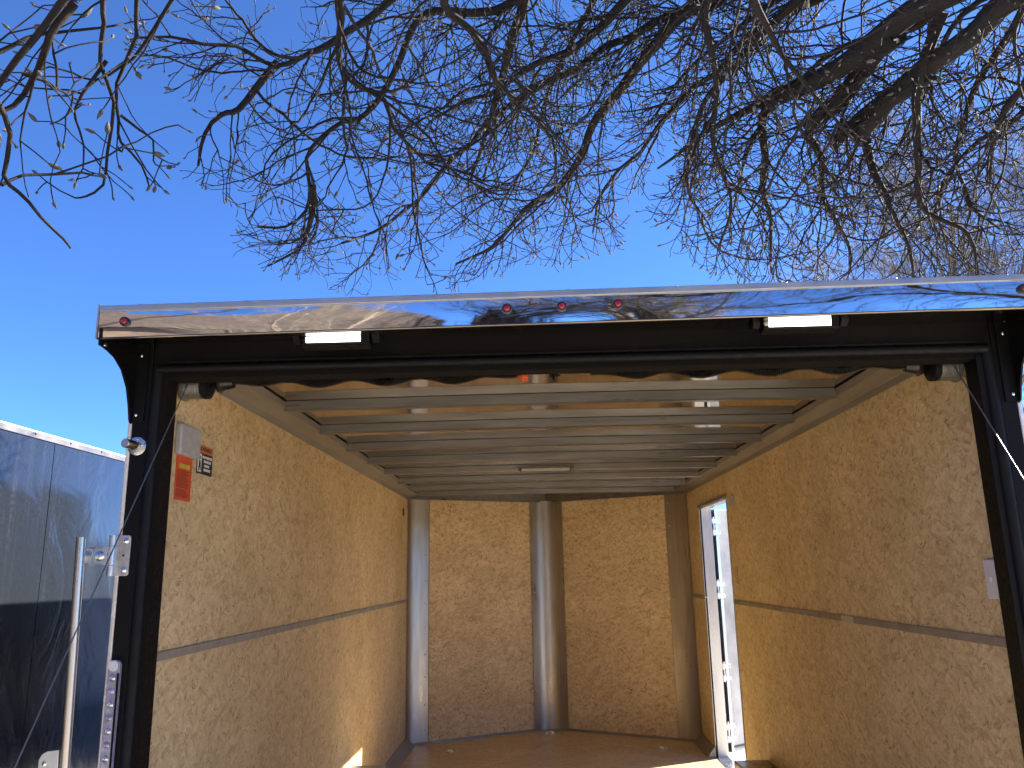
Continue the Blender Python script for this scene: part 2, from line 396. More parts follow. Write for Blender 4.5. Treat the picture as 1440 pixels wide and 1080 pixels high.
# tie-down rings recessed in the floor
for x, y in ((-.83, 4.6), (0, 5.30), (.863, 4.62)):
    d = MB().box(x-.055, x+.055, y-.04, y+.04, .0005, .006).build('tie_down', M['zinc'], T, bevel=.002)
    MB().tube([(x+.03*math.cos(a), y+.022*math.sin(a), .009) for a in np.linspace(0, 2*math.pi, 17)], .004, 6).build('ring', M['bolt'], d, smooth=True)
# round grommet hole on the left wall near the nose
MB().lathe((-W, 4.53, 1.905), (1, 0, 0), [(0, .036), (.003, .036), (.004, .026), (-.004, .024)], 20).build('cable_grommet', M['labelblack'], T, smooth=True)
# black wheel boxes along both walls
for s in (-1, 1):
    MB().box(min(s*(W-.2), s*(W-.001)), max(s*(W-.2), s*(W-.001)), .95, 2.77, .001, .297).build('wheel_box', M['black_box'], T, bevel=.004)
# exterior skins
MB().box(-XO, -XO+.02, -.02, L, -.1, 2.128).build('side_skin', M['panel'], T)
b = MB()
b.box(XO-.02, XO, -.02, D0-.004, -.1, 2.128); b.box(XO-.02, XO, D1+.004, L, -.1, 2.128); b.box(XO-.02, XO, D0-.004, D1+.004, DZ+.004, 2.128); b.box(XO-.02, XO, D0-.004, D1+.004, -.1, 0)
b.build('side_skin', M['panel'], T)
for s in (-1, 1):
    MB().slab((s*XO, L), (0, NOSE+.08), -.1, 2.15, (0, -1), .02).build('nose_skin', M['panel'], T)
MB().box(-1.1, 1.1, .0, L, -.2, -.062).build('chassis', M['black'], T)
for s in (-1, 1):
    for y in (1.45, 2.28):
        wh = MB().lathe((s*1.06, y, GZ+.33), (s, 0, 0), [(0, .2), (.0, .31), (.03, .33), (.17, .33), (.2, .31), (.2, .2)], 28).build('wheel', M['tyre'], T, smooth=True)
        MB().lathe((s*1.06, y, GZ+.33), (s, 0, 0), [(.1, .19), (.19, .19), (.17, .1), (.2, .06)], 24).build('rim', M['alum'], wh, smooth=True)
# ramp door lowered to the drive
dr = MB(); dr.prism([(0, -.05, -.03), (0, -2.2, GZ+.06), (0, -2.2, GZ+.01), (0, -.05, -.08)], (-1.2, 0, 0), (1.2, 0, 0))
dr.build('ramp_door', M['osb_left'], T, uv=xy)

# rear frame ---------------------------------------------------------------
FY = -.03
for s in (-1, 1):
    lo = lambda a, c: (min(s*a, s*c), max(s*a, s*c))
    x = lo(1.253, 1.300)
    MB().box(*x, FY, .03, -.1, 2.09).build('rear_jamb', M['black'], T, bevel=.002)
    x = lo(1.2265, 1.2525)
    MB().tube([(s*1.2395, FY+.012, -.1), (s*1.2395, FY+.012, 2.02)], [.018, .018], 12).build('seal_tube', M['black2'], T, smooth=True)
    x = lo(1.205, 1.226)
    MB().box(*x, FY+.008, .045, -.1, 1.99).build('jamb_reveal', M['rubber'] if s < 0 else M['black'], T, bevel=.001)
    x = lo(1.2527, 1.3003)
    MB().box(*x, FY+.002, .045, 2.0905, 2.124).build('frame_corner', M['black'], T)
    x = lo(1.3005, 1.313)
    MB().box(*x, FY-.0005, .05, -.1, 2.04).build('corner_trim', M['trim'], T, bevel=.003)
# header
MB().box(-1.2525, 1.2525, FY+.003, .05, 2.022, 2.115).build('rear_header', M['black'], T, bevel=.002)
MB().tube([(-1.235, FY+.0, 2.008), (1.235, FY+.0, 2.008)], .0135, 12).build('seal_tube', M['black2'], T, smooth=True)
MB().box(-1.225, 1.225, FY+.012, .05, 1.982, 2.0215).build('header_seal', M['rubber'], T, bevel=.002)
MB().box(-1.20, 1.20, FY-.014, FY+.002, 2.0235, 2.028).build('header_rail', M['black2'], T)
# overhanging canopy: soffit, polished band, matte lip
def zt(x): return .0075*x
BY = -.24
def bandpoly(x0, x1, y0, y1, za, zb):
    return MB().add([(x0, y0, za+zt(x0)), (x1, y0, za+zt(x1)), (x1, y1, za+zt(x1)), (x0, y1, za+zt(x0)), (x0, y0, zb+zt(x0)), (x1, y0, zb+zt(x1)), (x1, y1, zb+zt(x1)), (x0, y1, zb+zt(x0))],
                    [(0, 3, 2, 1), (4, 5, 6, 7), (0, 1, 5, 4), (1, 2, 6, 5), (2, 3, 7, 6), (3, 0, 4, 7)])
# polished band as a finely divided sheet with a soft outward belly
b = MB(); NX, NZ = 60, 8; vs = []
for i in range(NX+1):
    x = -1.312+2.624*i/NX
    for j in range(NZ+1):
        t = j/NZ; z = 2.058+.074*t+zt(x)
        vs.append((x, BY-.0011*math.sin(math.pi*t)-.0012*math.sin(x*5.1+t*2)-.0003*math.sin(x*13.7), z))
q = NZ+1
b.add(vs, [(i*q+j, (i+1)*q+j, (i+1)*q+j+1, i*q+j+1) for i in range(NX) for j in range(NZ)])
band = b.build('polished_band', M['mirror'], T, smooth=True)
MB().tube([(-1.312, BY-.001, 2.0555+zt(-1.3)), (0, BY-.001, 2.0555), (1.312, BY-.001, 2.0555+zt(1.3))], .0036, 8).build('band_hem', M['soffit'], T, smooth=True)
bandpoly(-1.312, 1.312, BY-.006, BY+.02, 2.1322, 2.1505).build('band_lip', M['lip'], T, bevel=.002)
b = MB()
for i in range(9):
    x = -1.2+.3*i; MB().lathe((x, BY+.004, 2.150+zt(x)), (0, 0, 1), [(0, .006), (.003, .005)], 10).build('lip_screw', M['bolt'], T)
bandpoly(-1.300, 1.300, BY+.02, BY+.03, 2.06, 2.131).build('band_backing', M['black'], T)
MB().add([(-1.300, BY+.004, 2.053+zt(-1.3)), (1.300, BY+.004, 2.053+zt(1.3)), (1.300, FY+.004, 2.089), (-1.300, FY+.004, 2.089), (-1.300, BY+.004, 2.057+zt(-1.3)), (1.300, BY+.004, 2.057+zt(1.3)), (1.300, FY+.004, 2.093), (-1.300, FY+.004, 2.093)],
         [(0, 3, 2, 1), (4, 5, 6, 7), (0, 1, 5, 4), (1, 2, 6, 5), (2, 3, 7, 6), (3, 0, 4, 7)]).build('soffit', M['soffit'], T)
for x, w2 in ((0, 0),):
    pass
for s in (-1, 1):
    # end cap of the canopy
    MB().box(min(s*1.3135, s*1.318), max(s*1.3135, s*1.318), BY-.004, BY+.03, 2.056+zt(s*1.3), 2.156+zt(s*1.3)).build('band_end_cap', M['lip'], T)
    # concave gusset bracket
    o = [(BY-.006, 2.036+zt(s*1.3)), (-.232, 2.026), (-.20, 2.022), (-.16, 2.013), (-.114, 1.988), (-.076, 1.943), (-.056, 1.894), (-.043, 1.849), (-.031, 1.842), (-.031, 2.112), (BY-.006, 2.075)]
    gb = MB(); gb.prism([(s*1.3005, y, z) for y, z in o], (0, 0, 0), (s*.006, 0, 0))
    gu = gb.build('gusset_bracket', M['black'], T, bevel=.001)
    MB().prism([(s*1.3000, -.036, 1.845), (s*1.3000, -.0315, 1.845), (s*1.3000, -.0315, 2.0868), (s*1.3000, -.036, 2.0868)], (0, 0, 0), (-s*.035, 0, 0)).build('flange', M['black'], gu)
    for y, z, ax in ((-.222, 2.042+zt(s*1.3), (-s, 0, 0)),):
        MB().lathe((s*1.3, y, z), ax, [(0, .0055), (.003, .005), (.005, .002)], 12).build('bolt', M['bolt'], gu, smooth=True)
    for x, z in ((1.286, 2.05), (1.288, 1.868)):
        MB().lathe((s*x, -.036, z), (0, -1, 0), [(0, .0055), (.003, .005), (.005, .002)], 12).build('bolt', M['bolt'], gu, smooth=True)
# marker lights on the band
for x in (-1.237, -.171, -.020, .135, 1.236):
    z = {-1.237: 2.092, -.171: 2.100, -.020: 2.102, .135: 2.104, 1.236: 2.117}[x]
    ml = MB().lathe((x, BY-.004, z), (0, -1, 0), [(-.01, .0135), (.005, .0135), (.0085, .012), (.0085, .0098), (.006, .0095)], 28).build('marker_light', M['labelblack'], T, smooth=True)
    MB().lathe((x, BY-.004, z), (0, -1, 0), [(.0045, .0094), (.0085, .0088), (.0105, .006), (.011, .0015)], 24).build('lens', M['red'], ml, smooth=True)
# two lit load lights under the soffit
for x0, x1, zz, lx in ((-.79, -.54, 2.070, 0), (.522, .79, 2.081, 1)):
    y = -.15
    h = MB(); xc = (x0+x1)/2
    h.prism([(x0, y-.02, zz-.006), (x0, y-.0165, zz-.038), (x0, y+.03, zz-.042), (x0, y+.045, zz+.004), (x0, y-.01, zz+.006)], (.028, 0, 0), (x1-x0-.028, 0, 0))
    hs = h.build('load_light', M['black'], T, bevel=.004)
    for xx in (x0, x1-.022): MB().prism([(xx, y-.022, zz+.008), (xx, y+.04, zz+.008), (xx, y+.035, zz-.02), (xx, y+.0, zz-.03), (xx, y-.02, zz-.012)], (0, 0, 0), (.022, 0, 0)).build('mount_ear', M['black2'], hs, bevel=.003)
    e0, e1 = x0+.042, x1-.052
    lb = MB(); lb.prism([(0, y-.0222, zz-.0150), (0, y-.0190, zz-.0305), (0, y-.0150, zz-.0305), (0, y-.0182, zz-.0150)], (e0, 0, 0), (e1, 0, 0))
    ln = lb.build('lens', M['led'], hs)
    d = MB()
    for i in range(14):
        for j in (.35, .65):
            xx = e0+(e1-e0)*(i+.5)/14; zc = zz-.0150-.0155*j; yc = y-.0222+.0032*j
            d.lathe((xx, yc-.0002, zc), (0, -1, -.2), [(0, .0016), (.0008, .0012)], 8)
    d.build('diodes', M['leddot'], ln)
    MB().lathe((x0+.034, y-.022, zz-.022), (0, -1, 0), [(0, .008), (.004, .007), (.006, .003)], 6).build('bolt', M['steelbox'] if lx else M['black'], hs)

# ramp spring shaft with two slack springs, drums, cables
SY = .1
MB().cyl((-1.2, SY, 2.018), (1.2, SY, 2.018), .0105, 12).build('spring_shaft', M['spring'], T, smooth=True)
def spring(x0, x1, ph, sag=1):
    pts = []; turns = int((x1-x0)/.0062)
    for i in range(turns*8+1):
        t = i/(turns*8); x = x0+(x1-x0)*t; a = i*math.pi/4
        e = min(1, 6*t, 6*(1-t))
        zc = 2.0065-.0095*e*(1+math.cos((x-ph)*2*math.pi/.212))*sag
        pts.append((x, SY+.0172*math.cos(a), zc+.0172*math.sin(a)))
    return MB().tube(pts, .0029, 4)
spring(-1.05, -.135, -.776).build('torsion_spring', M['spring'], T, smooth=True)
spring(.075, 1.10, .21).build('torsion_spring', M['spring'], T, smooth=True)
MB().box(-.14, -.118, SY-.022, SY+.022, 1.977, 2.034).build('winding_cone', M['orange'], T, bevel=.004, label='orange winding cone between the two springs')
MB().lathe((-.16, SY, 1.995), (1, 0, 0), [(0, .008), (.022, .010)], 10).build('set_screw', M['orange'], T)
b = MB(); b.box(-.052, -.034, SY-.016, SY+.016, 1.988, 2.06); b.cyl((-.036, SY-.02, 1.988), (-.018, SY-.02, 1.985), .003, 8); b.cyl((-.042, SY-.014, 1.99), (-.038, SY-.014, 1.972), .0035, 8)
b.build('centre_bracket', M['black'], T, bevel=.001)
for s in (-1, 1):
    x = lambda a: s*a
    rl = MB().lathe((s*1.208, SY, 1.983), (-s, 0, 0), [(0, .046), (.006, .046), (.009, .040)]+[(.009+.004*i+d, .0385+(.0018 if k else 0)) for i in range(10) for d, k in ((0, 0), (.002, 1))]+[(.05, .038), (.052, .04), (.06, .04)], 28)  .build('cable_drum', M['bow'], T, smooth=False)
    MB().lathe((s*1.146, SY, 1.984), (-s, 0, 0), [(0, .03), (.004, .042), (.018, .042), (.026, .03), (.03, .018)], 24).build('drum_hub', M['black'], T, smooth=True)
    MB().lathe((s*1.100, SY, 1.993), (-s, 0, 0), [(0, .03), (.008, .034), (.014, .026), (.035, .022), (.05, .018)], 20).build('spring_cone', M['spring'], T, smooth=True)
    p0 = Vector((s*1.182, SY-.036, 1.985)); p1 = Vector((s*1.232, -.55, .985)); d = (p1-p0)
    MB().tube([p0, p0+d*.5, p1, p0+d*1.72], .0019, 8).build('lift_cable', M['cable'], T, smooth=True)

# fittings on the walls
MB().box(-W, -W+.022, .085, .235, 1.768, 1.865).build('junction_box', M['steelbox'], T, bevel=.005)
tg = MB().box(-W+.001, -W+.0025, .105, .222, 1.630, 1.772).build('warning_tag', M['orange'], T, label='tall orange warning label covered in fine print')
b = MB(); b.box(-W+.0026, -W+.0031, .125, .205, 1.731, 1.745); b.build('heading_patch', M['yellow'], tg)
b = MB()
for i in range(20):
    z = 1.722-.0043*i-(.004 if i > 12 else 0)
    if z > 1.637: b.box(-W+.0026, -W+.0030, .112, .112+random.uniform(.07, .102), z, z+.0017)
b.build('fine_print', M['labeldark'], tg)
def text(s, name, mat, parent, size, origin, right, upv, nrm, ext=.0004):
    cu = bpy.data.curves.new(name, 'FONT'); cu.body = s; cu.size = size; cu.align_x = 'CENTER'; cu.align_y = 'CENTER'; cu.extrude = ext
    o = bpy.data.objects.new(name, cu); C.objects.link(o)
    dg = bpy.context.evaluated_depsgraph_get(); me = bpy.data.meshes.new_from_object(o.evaluated_get(dg)); bpy.data.objects.remove(o)
    Mx = Matrix((( *[right[0]], upv[0], nrm[0], origin[0]), (right[1], upv[1], nrm[1], origin[1]), (right[2], upv[2], nrm[2], origin[2]), (0, 0, 0, 1)))
    me.transform(Mx); me.materials.append(mat)
    o = bpy.data.objects.new(name, me); C.objects.link(o); o.parent = parent; return o
ws = MB().box(-W+.001, -W+.0025, .258, .385, 1.730, 1.826).build('warning_sticker', M['labelblack'], T, label='small black warning sticker with an orange header')
MB().box(-W+.0026, -W+.0031, .258, .385, 1.800, 1.826).build('header_strip', M['orange_h'], ws)
b = MB(); b.box(-W+.0026, -W+.0031, .262, .292, 1.736, 1.796); b.build('pictogram_field', M['labelwhite'], ws)
b = MB(); b.lathe((-W+.0031, .277, 1.783), (1, 0, 0), [(0, .006), (.0004, .006)], 12); b.prism([(-W+.0031, .268, 1.738), (-W+.0031, .274, 1.738), (-W+.0031, .276, 1.755), (-W+.0031, .283, 1.740), (-W+.0031, .288, 1.742), (-W+.0031, .284, 1.772), (-W+.0031, .272, 1.776)], (0, 0, 0), (.0004, 0, 0))
b.build('pictogram', M['labelblack'], ws)
text('WARNING', 'header_lettering', M['labelblack'], ws, .021, (-W+.0033, .3215, 1.813), (0, 1, 0), (0, 0, 1), (1, 0, 0))
b = MB()
for z, a, c in ((1.788, .300, .376), (1.774, .312, .364), (1.760, .318, .360), (1.746, .314, .360)):
    y = a
    while y < c:
        w1 = random.uniform(.006, .011); b.box(-W+.0026, -W+.0031, y, y+w1, z-.0042, z+.0042); y += w1+.003
b.build('small_lettering', M['labelwhite'], ws)
sp = MB().box(W-.007, W, .050, .121, 1.290, 1.402).build('switch_plate', M['white_plastic'], T, bevel=.003)
MB().box(W-.015, W-.0075, .08, .09, 1.338, 1.352).build('toggle', M['white_plastic'], sp, bevel=.001)
MB().box(W-.016, W, 3.10, 3.165, 1.795, 1.865).build('door_switch', M['steelbox'], T, bevel=.003)
MB().box(W-.005, W, 3.145, 3.205, 1.29, 1.40).build('blank_plate', simple('beige_plate', (.46, .36, .22), .5), T, bevel=.002)

# side door: metal frame, leaf swung wide open
fr = MB(); t = .022
fr.box(W-.004, XO+.006, D0-t, D0, 0, DZ+t); fr.box(W-.004, XO+.006, D1, D1+.012, 0, DZ+t); fr.box(W-.004, XO+.006, D0, D1, DZ, DZ+t); fr.box(W-.004, XO+.006, D0, D1, -.02, .004)
df = fr.build('door_frame', M['alum'], T, bevel=.001)
MB().box(W-.014, W-.005, D0-.03, D1+.03, DZ+.006, DZ+.03).build('door_header_trim', M['cove'], T)
hx, hy = XO+.022, D1+.02; da = R(38); dirv = Vector((math.cos(da), math.sin(da), 0)); nrm = Vector((math.sin(da), -math.cos(da), 0))
def dbox(a0, a1, n0, n1, z0, z1, B):
    P = lambda a, n: Vector((hx, hy, 0))+dirv*a+nrm*n
    return B.prism([P(a0, n0)+Vector((0, 0, z0)), P(a1, n0)+Vector((0, 0, z0)), P(a1, n1)+Vector((0, 0, z0)), P(a0, n1)+Vector((0, 0, z0))], (0, 0, 0), (0, 0, z1-z0))
leaf = dbox(.035, .93, -.035, 0, .03, DZ-.005, MB()).build('side_door', M['leaf'], T, bevel=.002)
dbox(.02, .052, -.037, .003, .028, DZ-.003, MB()).build('edge_trim', M['alum'], leaf)
dbox(.045, .92, .0005, .004, .06, .075, MB()).build('sweep', M['labelblack'], leaf)
for z in (1.72, 1.228, .611, .175):
    b = MB()
    for dz in (-.055, .035):
        b.box(XO+.007, XO+.014, D1+.0, D1+.06, z+dz-.018, z+dz+.03); dbox(-.02, .07, .004, .009, z+dz-.01, z+dz+.022, b)
    b.cyl((hx, hy, z-.075), (hx, hy, z+.075), .008, 10)
    b.build('hinge', M['zinc'], leaf)

# fittings on the left jamb
pg = MB().lathe((-1.279, FY, 1.775), (0, -1, 0), [(0, .0275), (.003, .0275), (.004, .026)], 28).build('cam_peg', M['zinc'], T, smooth=True)
MB().lathe((-1.279, FY-.004, 1.775), (-.12, -1, .02), [(0, .0135), (.055, .0135), (.057, .012), (.057, .0)], 24).build('peg_pin', M['chrome'], pg, smooth=True)
for x, z in ((-1.262, 1.778), (-1.279, 1.795), (-1.283, 1.755)):
    MB().lathe((x, FY-.004, z), (0, -1, 0), [(0, .004), (.002, .0035), (.003, .001)], 10).build('screw', M['bolt'], pg, smooth=True)
# hinge plate carrying the bar lock
hp = MB()
def rrect(x0, x1, z0, z1, r, y):
    out = []
    for cx, cz, a0 in ((x1-r, z1-r, 0), (x0+r, z1-r, 90), (x0+r, z0+r, 180), (x1-r, z0+r, 270)):
        for a in (0, 30, 60, 90): out.append((cx+r*math.cos(R(a0+a)), y, cz+r*math.sin(R(a0+a))))
    return out
hp.prism(rrect(-1.315, -1.2705, 1.402, 1.516, .008, FY), (0, -.001, 0), (0, -.006, 0))
hpl = hp.build('lock_hinge', M['zinc'], T, bevel=.001, label='zinc hinge plate bolted to the left rear post')
for z0, z1 in ((1.487, 1.516), (1.402, 1.430)):
    MB().cyl((-1.321, FY-.010, z0), (-1.321, FY-.010, z1), .0095, 16).build('knuckle', M['zinc'], hpl, smooth=True)
MB().cyl((-1.321, FY-.010, 1.432), (-1.321, FY-.010, 1.485), .0098, 16).build('knuckle', M['zinc'], hpl, smooth=True)
for z in (1.500, 1.418):
    MB().lathe((-1.284, FY-.006, z), (0, -1, 0), [(0, .0085), (.003, .008), (.006, .004), (.006, 0)], 14).build('bolt', M['bolt'], hpl, smooth=True)
MB().box(-1.2915, -1.2855, FY-.0068, FY-.0055, 1.456, 1.462).build('square_hole', M['labelblack'], hpl)
ar = MB(); ar.box(-1.385, -1.329, FY-.018, FY-.012, 1.433, 1.484)
arm = ar.build('hinge_arm', M['zinc'], hpl, bevel=.001)
MB().lathe((-1.352, FY-.018, 1.458), (0, -1, 0), [(0, .015), (.001, .0145), (.004, .010), (.0055, .007), (.0055, 0)], 20).build('dimple', M['zinc'], arm, smooth=True)
pole = MB().tube([(-1.3785, -.105, 1.509), (-1.352, -.105, .60)], .0125, 18).build('lock_bar', M['chrome'], T, smooth=True)
MB().box(-1.384, -1.37, -.1035, FY-.019, 1.438, 1.478).build('bar_saddle', M['zinc'], pole)
o = [(-1.425, .89), (-1.425, .935), (-1.418, .948), (-1.405, .955), (-1.375, .958), (-1.372, .89)]
bp = MB(); bp.prism([(x, -.118, z) for x, z in o], (0, 0, 0), (0, .005, 0)); lb = bp.build('keeper_plate', M['trim'], pole, bevel=.001)
MB().lathe((-1.408, -.118, .926), (0, -1, 0), [(0, .007), (.003, .006), (.004, .002)], 12).build('bolt', M['bolt'], lb, smooth=True)
# tall strip tail lamp with rows of studs
tl = MB(); tl.prism(rrect(-1.3, -1.266, .5, 1.175, .014, FY), (0, -.001, 0), (0, -.016, 0))
tlo = tl.build('tail_light', M['clear'], T, bevel=.003)
b = MB(); b.prism(rrect(-1.297, -1.270, 1.145, 1.174, .012, FY), (0, -.0165, 0), (0, -.020, 0)); b.build('end_cap', M['white_plastic'], tlo, bevel=.002)
MB().box(-1.2715, -1.266, FY-.0185, FY-.0165, .5, 1.14).build('bezel', M['black'], tlo)
for i in range(16):
    z = 1.127-.0345*i
    MB().lathe((-1.284, FY-.016, z), (0, -1, 0), [(0, .0085), (.002, .0085), (.0035, .0065), (.0015, .005), (.003, .002)], 16).build('diode', M['clear'] if i % 2 else M['zinc'], tlo, smooth=True)

# ------------------------------------------------------------------ the trailer parked alongside
NX0 = -2.7
N = thing('cargo_trailer', (-4.0, 2, GZ), 'charcoal enclosed trailer with silver top rail parked alongside on the left', 'trailer')
ys = [-3.0, -.56, .675, 1.912, 3.15, 4.39, 5.6]
for a, c in zip(ys[:-1], ys[1:]):
    MB().box(NX0-.02, NX0, a+.003, c-.003, -.12, 2.116).build('side_panel', M['panel'], N)
MB().box(-5.3, NX0-.021, -3.0, 5.6, -.12, 2.112).build('body', M['labelblack'], N)
tr = MB().box(NX0-.05, NX0+.006, -3.02, 5.62, 2.1185, 2.150).build('top_rail', M['rail'], N, bevel=.002)
MB().box(NX0-.05, NX0+.002, -3.02, 5.62, 2.1505, 2.158).build('roof_edge', M['steelbox'], N)
b = MB()
for i in range(26): MB().lathe((NX0+.006, -2.9+.33*i, 2.139), (1, 0, 0), [(0, .006), (.003, .005)], 10).build('rail_screw', M['black2'], tr)
MB().box(-5.3, NX0-.051, -3.0, 5.6, 2.1125, 2.15).build('roof', M['white_paint'], N)
for y in (.5, 1.4):
    wh = MB().lathe((NX0-.25, y, GZ+.33), (1, 0, 0), [(0, .2), (.0, .31), (.03, .33), (.17, .33), (.2, .31), (.2, .2)], 28).build('wheel', M['tyre'], N, smooth=True)
    MB().lathe((NX0-.25, y, GZ+.33), (1, 0, 0), [(.1, .19), (.19, .19), (.17, .1), (.2, .06)], 24).build('rim', M['alum'], wh, smooth=True)

# white trailer glimpsed through the side door
V = thing('parked_trailer', (3.2, 11, GZ), 'white trailer with a red band glimpsed past the side door hinges', 'trailer')
MB().box(1.7, 4.2, 9.0, 14, -.5, 2.0).build('body', M['white_paint'], V, bevel=.02)
MB().box(1.69, 4.21, 8.992, 9.0, 1.2, 1.70).build('stripe', simple('red_stripe', (.5, .03, .03), .4), V)
b = MB()
for i in range(12): b.box(1.75, 4.15, 8.985, 8.999, -.42+.09*i, -.37+.09*i)
b.build('vent_louvres', simple('pale_blue_louvre', (.45, .52, .66), .5), V)
b = MB()
for x in (1.8, 3.95):
    MB().lathe((x, 11.5, GZ+.33), (1, 0, 0), [(0, .2), (0, .32), (.18, .32), (.18, .2)], 24).build('wheel', M['tyre'], V)

# ------------------------------------------------------------------ brown house behind the camera, seen in the polished band
Hs = thing('house', (-8, -18, GZ), 'tan house with a broad brown shingle roof mirrored in the polished band', 'house')
MB().box(-16, -2.5, -22, -14.5, GZ, 5.6).build('wall', M['siding'], Hs)
MB().add([(-16.6, -13.9, 5.4), (-1.9, -13.9, 5.4), (-1.9, -22.6, 5.4), (-16.6, -22.6, 5.4), (-13.2, -18.2, 10.4), (-5.4, -18.2, 10.4)],
         [(0, 1, 5, 4), (1, 2, 5), (2, 3, 4, 5), (3, 0, 4), (3, 2, 1, 0)]).build('roof', M['shingle'], Hs)
for x in (-13.5, -9.5, -5.2):
    wn = MB().box(x-.8, x+.8, -14.5, -14.44, 2.2, 3.7).build('window', M['white_paint'], Hs)
    MB().box(x-.7, x+.7, -14.439, -14.43, 2.3, 3.6).build('pane', M['glass'], wn)

H2 = thing('house', (7, -24, GZ), 'low unseen house added behind the camera to block horizon sky in the metal reflections', 'house')  # unseen, added so the metal posts mirror a building instead of bright horizon sky
MB().box(1.0, 16, -30, -23, GZ, 2.6).build('wall', M['siding'], H2)
MB().add([(.5, -22.4, 2.55), (16.5, -22.4, 2.55), (16.5, -30.6, 2.55), (.5, -30.6, 2.55), (4.5, -26.5, 4.9), (12.5, -26.5, 4.9)],
         [(0, 1, 5, 4), (1, 2, 5), (2, 3, 4, 5), (3, 0, 4), (3, 2, 1, 0)]).build('roof', M['shingle'], H2)
for x in (3.2, 7.5, 12.5):
    wn = MB().box(x-.8, x+.8, -23, -22.94, .4, 1.9).build('window', M['white_paint'], H2)
    MB().box(x-.7, x+.7, -22.939, -22.93, .5, 1.8).build('pane', M['glass'], wn)

# ------------------------------------------------------------------ trees
def spline(P, step, wig=0.0, seed=0):
    P = [np.array(p, float) for p in P]; rg = np.random.default_rng(seed)
    Q = [2*P[0]-P[1]]+P+[2*P[-1]-P[-2]]; out = []
    for i in range(1, len(Q)-2):
        n = max(2, int(np.linalg.norm(Q[i+1]-Q[i])/step))
        for k in range(n):
            t = k/n; a, b, c, d = Q[i-1:i+3]
            out.append(.5*((2*b)+(c-a)*t+(2*a-5*b+4*c-d)*t*t+(3*b-a-3*c+d)*t**3))
    out.append(P[-1]); out = np.array(out)
    if wig:
        n = len(out); w0 = rg.normal(0, 1, (n//4+3, 3)); x = np.linspace(0, len(w0)-1.01, n); i = x.astype(int); f = (x-i)[:, None]
        out = out+wig*((1-f)*w0[i]+f*w0[i+1])
    return out

